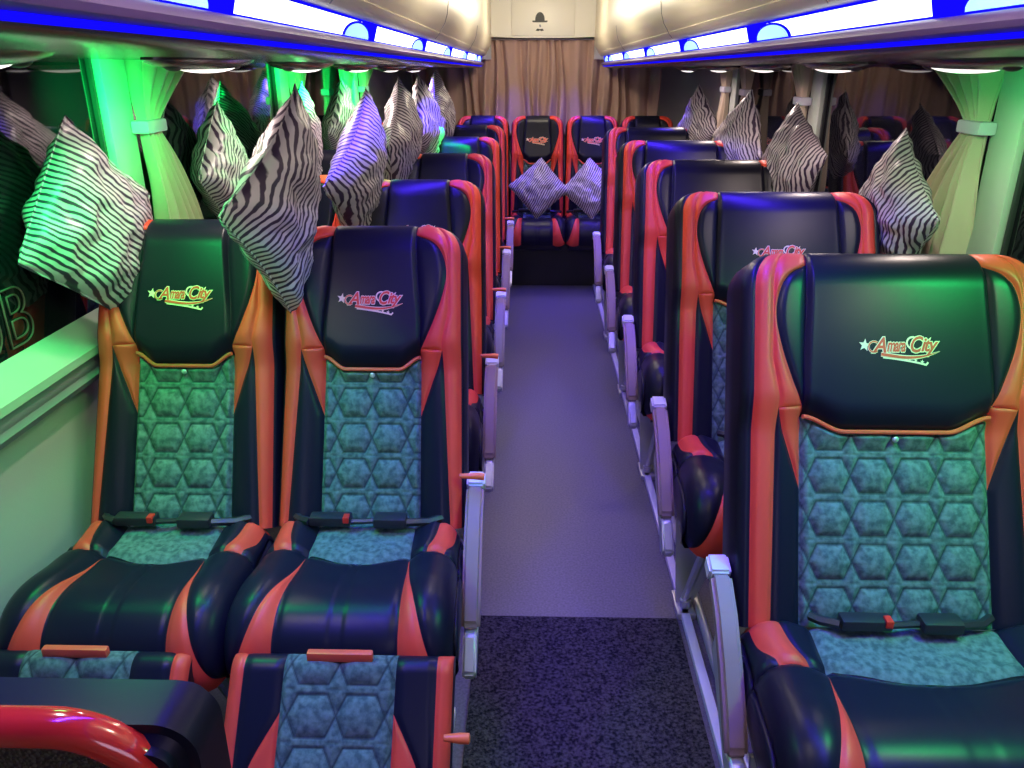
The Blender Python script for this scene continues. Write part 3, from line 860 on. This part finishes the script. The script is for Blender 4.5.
for xs, sg, nm in ((XL, 1, 'left'), (XR, -1, 'right')):
    for i, y in enumerate(PILY):
        p = MB(); x1 = xs + sg * 0.028
        p.box((min(xs, x1), y - 0.07, ZS), (max(xs, x1), y + 0.07, ZU), 0.006)
        o = p.build('trim_%s_pillar' % nm, M_PILLAR); o['kind'] = 'structure'
        p = MB(); x1 = xs + sg * 0.012
        for d in (-0.092, 0.078):
            p.box((min(xs, x1), y + d, ZS), (max(xs, x1), y + d + 0.014, ZU), 0.002)
        o = p.build('trim_%s_rubber' % nm, M_DARKPILLAR); o['kind'] = 'structure'
    # ledge and rail below the windows
    p = MB()
    p.prism([(xs, ZS + 0.004), (xs + sg * 0.055, ZS - 0.055), (xs + sg * 0.055, ZS - 0.075), (xs, ZS - 0.075)], 1, Y0, 6.3)
    o = p.build('trim_%s_ledge' % nm, M_LEDGE); o['kind'] = 'structure'
    p = MB()
    p.prism([(xs, ZS - 0.075), (xs + sg * 0.040, ZS - 0.077), (xs + sg * 0.046, ZS - 0.10), (xs + sg * 0.040, ZS - 0.115), (xs + sg * 0.046, ZS - 0.13), (xs + sg * 0.036, ZS - 0.148), (xs, ZS - 0.15)], 1, Y0, 6.3)
    o = p.build('trim_%s_rail' % nm, M_RAILGREY); o['kind'] = 'structure'

# faded outline lettering on the left glass
cu = bpy.data.curves.new('window_lettering', 'FONT'); cu.body = 'UB'; cu.size = 0.19; cu.fill_mode = 'NONE'; cu.bevel_depth = 0.0022; cu.resolution_u = 6
ob = bpy.data.objects.new('tmp', cu); COL.objects.link(ob)
dg = bpy.context.evaluated_depsgraph_get(); me = bpy.data.meshes.new_from_object(ob.evaluated_get(dg)); bpy.data.objects.remove(ob)
me.materials.clear(); me.materials.append(M_OUTLINE)
o = bpy.data.objects.new('window_lettering', me); COL.objects.link(o)
o.matrix_world = Matrix.Translation((XL + 0.003, 1.50, 0.955)) @ Matrix(((0, 0, 1, 0), (1, 0, 0, 0), (0, 1, 0, 0), (0, 0, 0, 1)))
tag(o, 'faint outlined letters on the dark glass below the far left pillow', 'lettering')

# ------------------------------------------------------------------ luggage racks
def sweep(profile, y0, y1, name, mats, parent, sg, mi=0):
    """profile: (c from centre line, z) open or closed outline, extruded along y"""
    m = MB(); n = len(profile); tl = lambda y: 0.0125 * y
    vs = [(XC + sg * c, y0, z - (tl(y0) if z < 1.99 else 0)) for c, z in profile] + [(XC + sg * c, y1, z - (tl(y1) if z < 1.99 else 0)) for c, z in profile]
    fs = [(i, i + 1, i + 1 + n, i + n) for i in range(n - 1)] + [(n - 1, 0, n, 2 * n - 1)]
    fs += [tuple(range(n)), tuple(range(2 * n - 1, n - 1, -1))]
    m.add(vs, fs); return m.build(name, mats, parent)
for sg, nm in ((-1, 'left'), (1, 'right')):
    cw = (XC - XL if sg < 0 else XR - XC)
    t = empty('luggage_rack', (XC + sg * 0.8, 3.0, ZU), '%s-hand luggage rack with blue light strips and glowing white panels' % nm, 'luggage rack', None)
    def swp(prof, name, mt, y0=Y0, y1=YEND - 0.06):
        o = sweep(prof, y0, y1, name, mt, None, sg); o.parent = t; o.matrix_parent_inverse = t.matrix_world.inverted()
        o.location = -Vector(t.location); o.matrix_parent_inverse = Matrix.Identity(4); return o
    E = EYE
    swp([(cw - 0.001, E + 0.030), (0.56, E + 0.024), (0.51, E + 0.026), (0.49, E + 0.031), (0.485, E + 0.036), (0.52, E + 0.036), (cw - 0.001, E + 0.060)], 'underside', M_UNDER)
    swp([(0.52, E + 0.0365), (0.474, E + 0.0365), (0.468, E + 0.039), (0.468, E + 0.042), (0.52, E + 0.042)], 'blue_strip', M_BLUE)
    swp([(0.52, E + 0.0425), (0.468, E + 0.0425), (0.456, E + 0.047), (0.452, E + 0.054), (0.456, E + 0.062), (0.466, E + 0.067), (0.52, E + 0.067)], 'fascia', M_FASCIA)
    swp([(0.52, E + 0.0675), (0.480, E + 0.0675), (0.468, E + 0.110), (0.52, E + 0.110)], 'blue_recess', M_BLUE)
    swp([(0.60, E + 0.111), (0.466, E + 0.111), (0.450, E + 0.116), (0.436, E + 0.130), (0.4315, E + 0.137), (0.434, E + 0.139), (0.426, E + 0.149), (0.412, E + 0.170), (0.402, E + 0.200), (0.396, E + 0.245), (0.398, E + 0.32), (0.40, 1.999), (0.60, 1.999)], 'air_duct', M_CREAM, y1=YEND)
    # glowing panels with cyan discs at their far ends
    y = 0.14 if sg < 0 else 0.22
    while y < 6.5:
        y1 = min(y + 0.93, 6.60)
        def PT(yy, zt, lift): 
            c = 0.480 - 0.012 * zt; return Vector((XC + sg * (c - lift), yy, E + 0.0675 + 0.0425 * zt - 0.0125 * yy)) - Vector(t.location)
        m = MB(); m.add([PT(y, .10, .0015), PT(y1, .10, .0015), PT(y1 - 0.02, .88, .0015), PT(y, .88, .0015)], [(0, 1, 2, 3)])
        pn = m.build('light_panel', M_PANEL, t, False)
        def disc(r, lift):
            A = [pi * q / 16 for q in range(17)]
            return [PT(y1 - 0.13 - r * cos(a), .10 + min(.86, r / 0.15 * .78) * sin(a), lift) for a in A], [tuple(range(17))]
        m = MB(); m.add(*disc(0.150, .0020)); m.add([PT(y1 - 0.13, .10, .0021), PT(y1 - 0.004, .10, .0021), PT(y1 - 0.004, .92, .0021), PT(y1 - 0.10, .92, .0021)], [(0, 1, 2, 3)])
        m.build('blue_surround', M_BLUE, pn, False)
        m = MB(); m.add(*disc(0.128, .0028)); m.build('light_disc', M_CYAN, pn, False)
        y += 1.02
    # duct joints
    for yj in (1.6, 3.3, 5.0):
        m = MB(); pr = [(0.4500, E + 0.115), (0.4355, E + 0.130), (0.4255, E + 0.148), (0.4115, E + 0.169), (0.4015, E + 0.200), (0.3955, E + 0.245)]
        m.tube([Vector((XC + sg * (c - 0.0002), yj, z - 0.0125 * yj)) - Vector(t.location) for c, z in pr], 0.0012, 5); m.build('joint', M_RAILGREY, t)
# service units under the racks
uid = 0
names_row = ['first', 'second', 'third', 'fourth', 'fifth', 'sixth']
for x, sg, nm in ((XL + 0.40, -1, 'left'), (XR - 0.32, 1, 'right')):
    for i, y in enumerate((1.05, 1.95, 2.8, 3.65, 4.5, 5.4)):
        t = empty('reading_lamp_unit', (x, y, ZU - 0.0125 * y + 0.004), 'reading lamp unit under the %s rack, %s from the camera' % (nm, names_row[i]), 'reading lamp', 'reading lamp units')
        m = MB(); m.ball((0, 0, 0), 0.085, 0.26, 0.026, seg=24)
        o = m.build('housing', M_UNDER, t)
        m = MB(); m.ball((0.0, 0.02, -0.016), 0.045, 0.15, 0.016, seg=20); m.build('lamp_lens', M_LENS, t)
        m = MB(); m.ball((0, -0.17, -0.012), 0.022, 0.022, 0.014); m.ball((0, 0.19, -0.012), 0.022, 0.022, 0.014); m.build('air_nozzle', M_DKPLASTIC, t)

# ------------------------------------------------------------------ rear bulkhead, ceiling dome, sticker
m = MB(); m.prism([(XC - 0.40, 1.715), (XC - 0.2, 1.708), (XC + 0.2, 1.708), (XC + 0.40, 1.715), (XC + 0.40, 1.999), (XC - 0.40, 1.999)], 1, YEND - 0.05, YEND)
m.box((XC - 0.24, YEND - 0.062, 1.722), (XC + 0.24, YEND - 0.05, 1.985), 0.004)
o = m.build('rear_bulkhead', M_WHITE); o.name = 'wall_rear_bulkhead'; o['kind'] = 'structure'
m = MB(); m.box((XL + 0.3, YEND - 0.02, ZU - 0.02), (XC - 0.40, YEND + 0.01, 2.0)); m.box((XC + 0.40, YEND - 0.02, ZU - 0.02), (XR - 0.3, YEND + 0.01, 2.0)); o = m.build('wall_rear_upper', M_WALL, None, False); o['kind'] = 'structure'
# hat and moustache sticker
t = empty('wall_sticker', (0.055, YEND - 0.064, 1.81), 'small black sticker of a round hat over a moustache on the white rear bulkhead', 'sticker')
m = MB(); pts = [(-0.036, 0.012)] + [(-0.036 * cos(a), 0.025 + 0.052 * sin(a)) for a in [k * pi / 14 for k in range(15)]] + [(0.036, 0.012)]
m.prism(pts, 1, -0.004, 0.001); m.prism([(-0.060, 0.014), (-0.052, 0.006), (0.052, 0.006), (0.060, 0.014), (0.055, 0.018), (-0.055, 0.018)], 1, -0.0045, 0.001)
m.build('hat', M_BLACKINK, t, False)
m = MB(); m.prism([(-0.032, -0.052), (-0.02, -0.038), (0.0, -0.042), (0.02, -0.038), (0.032, -0.052), (0.012, -0.055), (0.0, -0.05), (-0.012, -0.055)], 1, -0.004, 0.001); m.build('moustache', M_BLACKINK, t, False)
m = MB(); m.prism([(-0.006, -0.010), (0.008, -0.010), (0.010, -0.026), (0.0, -0.030), (-0.004, -0.022)], 1, -0.004, 0.001); m.build('nose', M_RAILGREY, t, False)
t = empty('ceiling_dome_lamp', (0.075, 5.0, 2.0), 'round shallow dome lamp on the ceiling near the rear curtain', 'ceiling lamp')
m = MB(); m.ball((0, 0, -0.002), 0.12, 0.12, 0.05, seg=28); m.build('dome', mat('frosted_dome', (0.8, 0.76, 0.66), 0.3), t)
m = MB(); m.tube([(0.13 * cos(a), 0.13 * sin(a), -0.004) for a in [k * pi / 16 for k in range(33)]], 0.007, 6, cap=False); m.build('rim', M_CREAM, t)

# ------------------------------------------------------------------ curtains
def cloth(name, fn, nu, nv, m_, parent=None, thick=0.003):
    vs = [fn(i / nu, j / nv) for j in range(nv + 1) for i in range(nu + 1)]
    fs = [(j * (nu + 1) + i, j * (nu + 1) + i + 1, (j + 1) * (nu + 1) + i + 1, (j + 1) * (nu + 1) + i) for j in range(nv) for i in range(nu)]
    o = mesh_obj(name, vs, fs, m_, None, parent)
    md = o.modifiers.new('thick', 'SOLIDIFY'); md.thickness = thick; md.offset = 0
    return o
def rear_fn(u, v):
    x = -0.95 + 1.95 * u; z = 0.98 + (1.705 - 0.98) * v
    a = 0.020 + 0.012 * (1 - v)
    ph = u * 2 * pi * 19 + 1.6 * sin(u * 23) + 0.8 * sin(u * 51 + v * 1.5)
    y = YEND + 0.05 + a * sin(ph) + 0.006 * sin(ph * 2.3 + v * 4)
    yb = 0
    e = max(0, abs(x - 0.045) - 0.85); y -= e * e * 4.0
    y = min(y, YB - 0.02)
    return Vector((x + 0.012 * sin(v * 5 + u * 30), y, z))
o = cloth('rear_curtain', rear_fn, 420, 24, M_REARCURT); tag(o, 'wide brown pleated curtain covering the rear window behind the bench', 'curtain')
m = MB(); m.tube([(-0.92, YEND + 0.03, 1.700), (1.02, YEND + 0.03, 1.700)], 0.007, 8)
o = m.build('curtain_rod', M_STEEL); tag(o, 'thin metal rod along the top of the brown rear curtain', 'curtain rod')

def side_curtain(xs, sg, y, label, dirn=1, wtop=0.40, wbot=0.26, ztie=1.375, seed=0, zbot=0.955):
    t = empty('side_curtain', (xs + sg * 0.055, y, ztie), label, 'curtain', 'tied curtains at the window pillars')
    zt = ZU - 0.006
    def fn(u, v):
        z = zbot + (zt - zbot) * v
        if z > ztie: k = (z - ztie) / (zt - ztie); wd = 0.075 + (wtop - 0.075) * k ** 1.25; amp = 0.014 + 0.022 * k
        else: k = (ztie - z) / (ztie - zbot); wd = 0.075 + (wbot - 0.075) * (1 - (1 - k) ** 2.0); amp = 0.014 + 0.024 * k
        ph = u * 2 * pi * 5.0 + seed + 0.9 * sin(u * 9 + seed)
        return Vector((sg * (amp * sin(ph) + 0.004 * sin(ph * 2.1 + z * 9)), dirn * (u * wd + 0.008 * sin(z * 11 + seed + u * 4) * min(1, k * 3)), z - ztie))
    cloth('cloth', fn, 150, 44, M_CURTAIN, t)
    m = MB(); y0, y1 = sorted((-0.035 * dirn, 0.105 * dirn))
    m.box((-0.026, y0 + 0.01, -0.018), (0.026, y1 - 0.005, 0.018), 0.008); m.build('tie_band', M_TIE, t)
    return t
lab = [None,
  'beige curtain tied at the nearest {0} window pillar',
  'beige curtain tied at the second {0} window pillar from the camera',
  'beige curtain tied at the {0} window pillar nearest the rear']
side_curtain(XL, 1, 2.28 + 0.06, 'bright green-lit curtain gathered by a band, above the front left seat', seed=1, wbot=0.30, wtop=0.42)
side_curtain(XL, 1, 3.85 + 0.06, 'green-lit curtain tied at the second left window pillar, behind the large purple pillow', seed=2, wbot=0.16, wtop=0.20)
side_curtain(XL, 1, 4.95, 'green-lit curtain hanging near the third left pillow line', seed=3, wbot=0.2, wtop=0.35)
side_curtain(XL, 1, 5.42 + 0.06, 'green-lit curtain at the left pillar closest to the rear bench', seed=4, wbot=0.3, wtop=0.45)
side_curtain(XR, -1, 2.28 + 0.06, 'pink and green lit curtain gathered by a band at the right frame edge pillar', seed=5, wbot=0.34, wtop=0.40)
side_curtain(XR, -1, 3.85 + 0.05, 'beige tied curtain behind the bold white-striped right-hand pillow', seed=6, wbot=0.10, wtop=0.22)
side_curtain(XR, -1, 4.95, 'beige tied curtain behind the dark grey right-hand pillow', seed=7, wbot=0.22, wtop=0.18)
side_curtain(XR, -1, 5.42 + 0.06, 'beige curtain rising above the farthest right-hand pillow', seed=8, wbot=0.2, wtop=0.22)

# ------------------------------------------------------------------ seat tracks along the aisle
for x, nm in ((0.472, 'aisle-edge'),):
    m = MB(); m.box((x - 0.013, Y0 + 0.05, 0.0), (x + 0.013, 5.75, 0.022), 0.004)
    o = m.build('seat_track', M_CAP); tag(o, 'pale metal seat track running along the right edge of the aisle', 'seat track')
    m = MB(); m.tube([(x + 0.045, Y0 + 0.05, 0.014), (x + 0.045, 5.75, 0.014)], 0.013, 10)
    o = m.build('floor_pipe', M_STEEL); tag(o, 'round silver floor pipe just right of the pale seat track', 'floor pipe')
# bench riser
m = MB(); m.box((XL + 0.001, 5.78, 0.0), (XR - 0.001, 5.84, 0.33), 0.004); o = m.build('trim_bench_riser', M_DKPLASTIC); o['kind'] = 'structure'
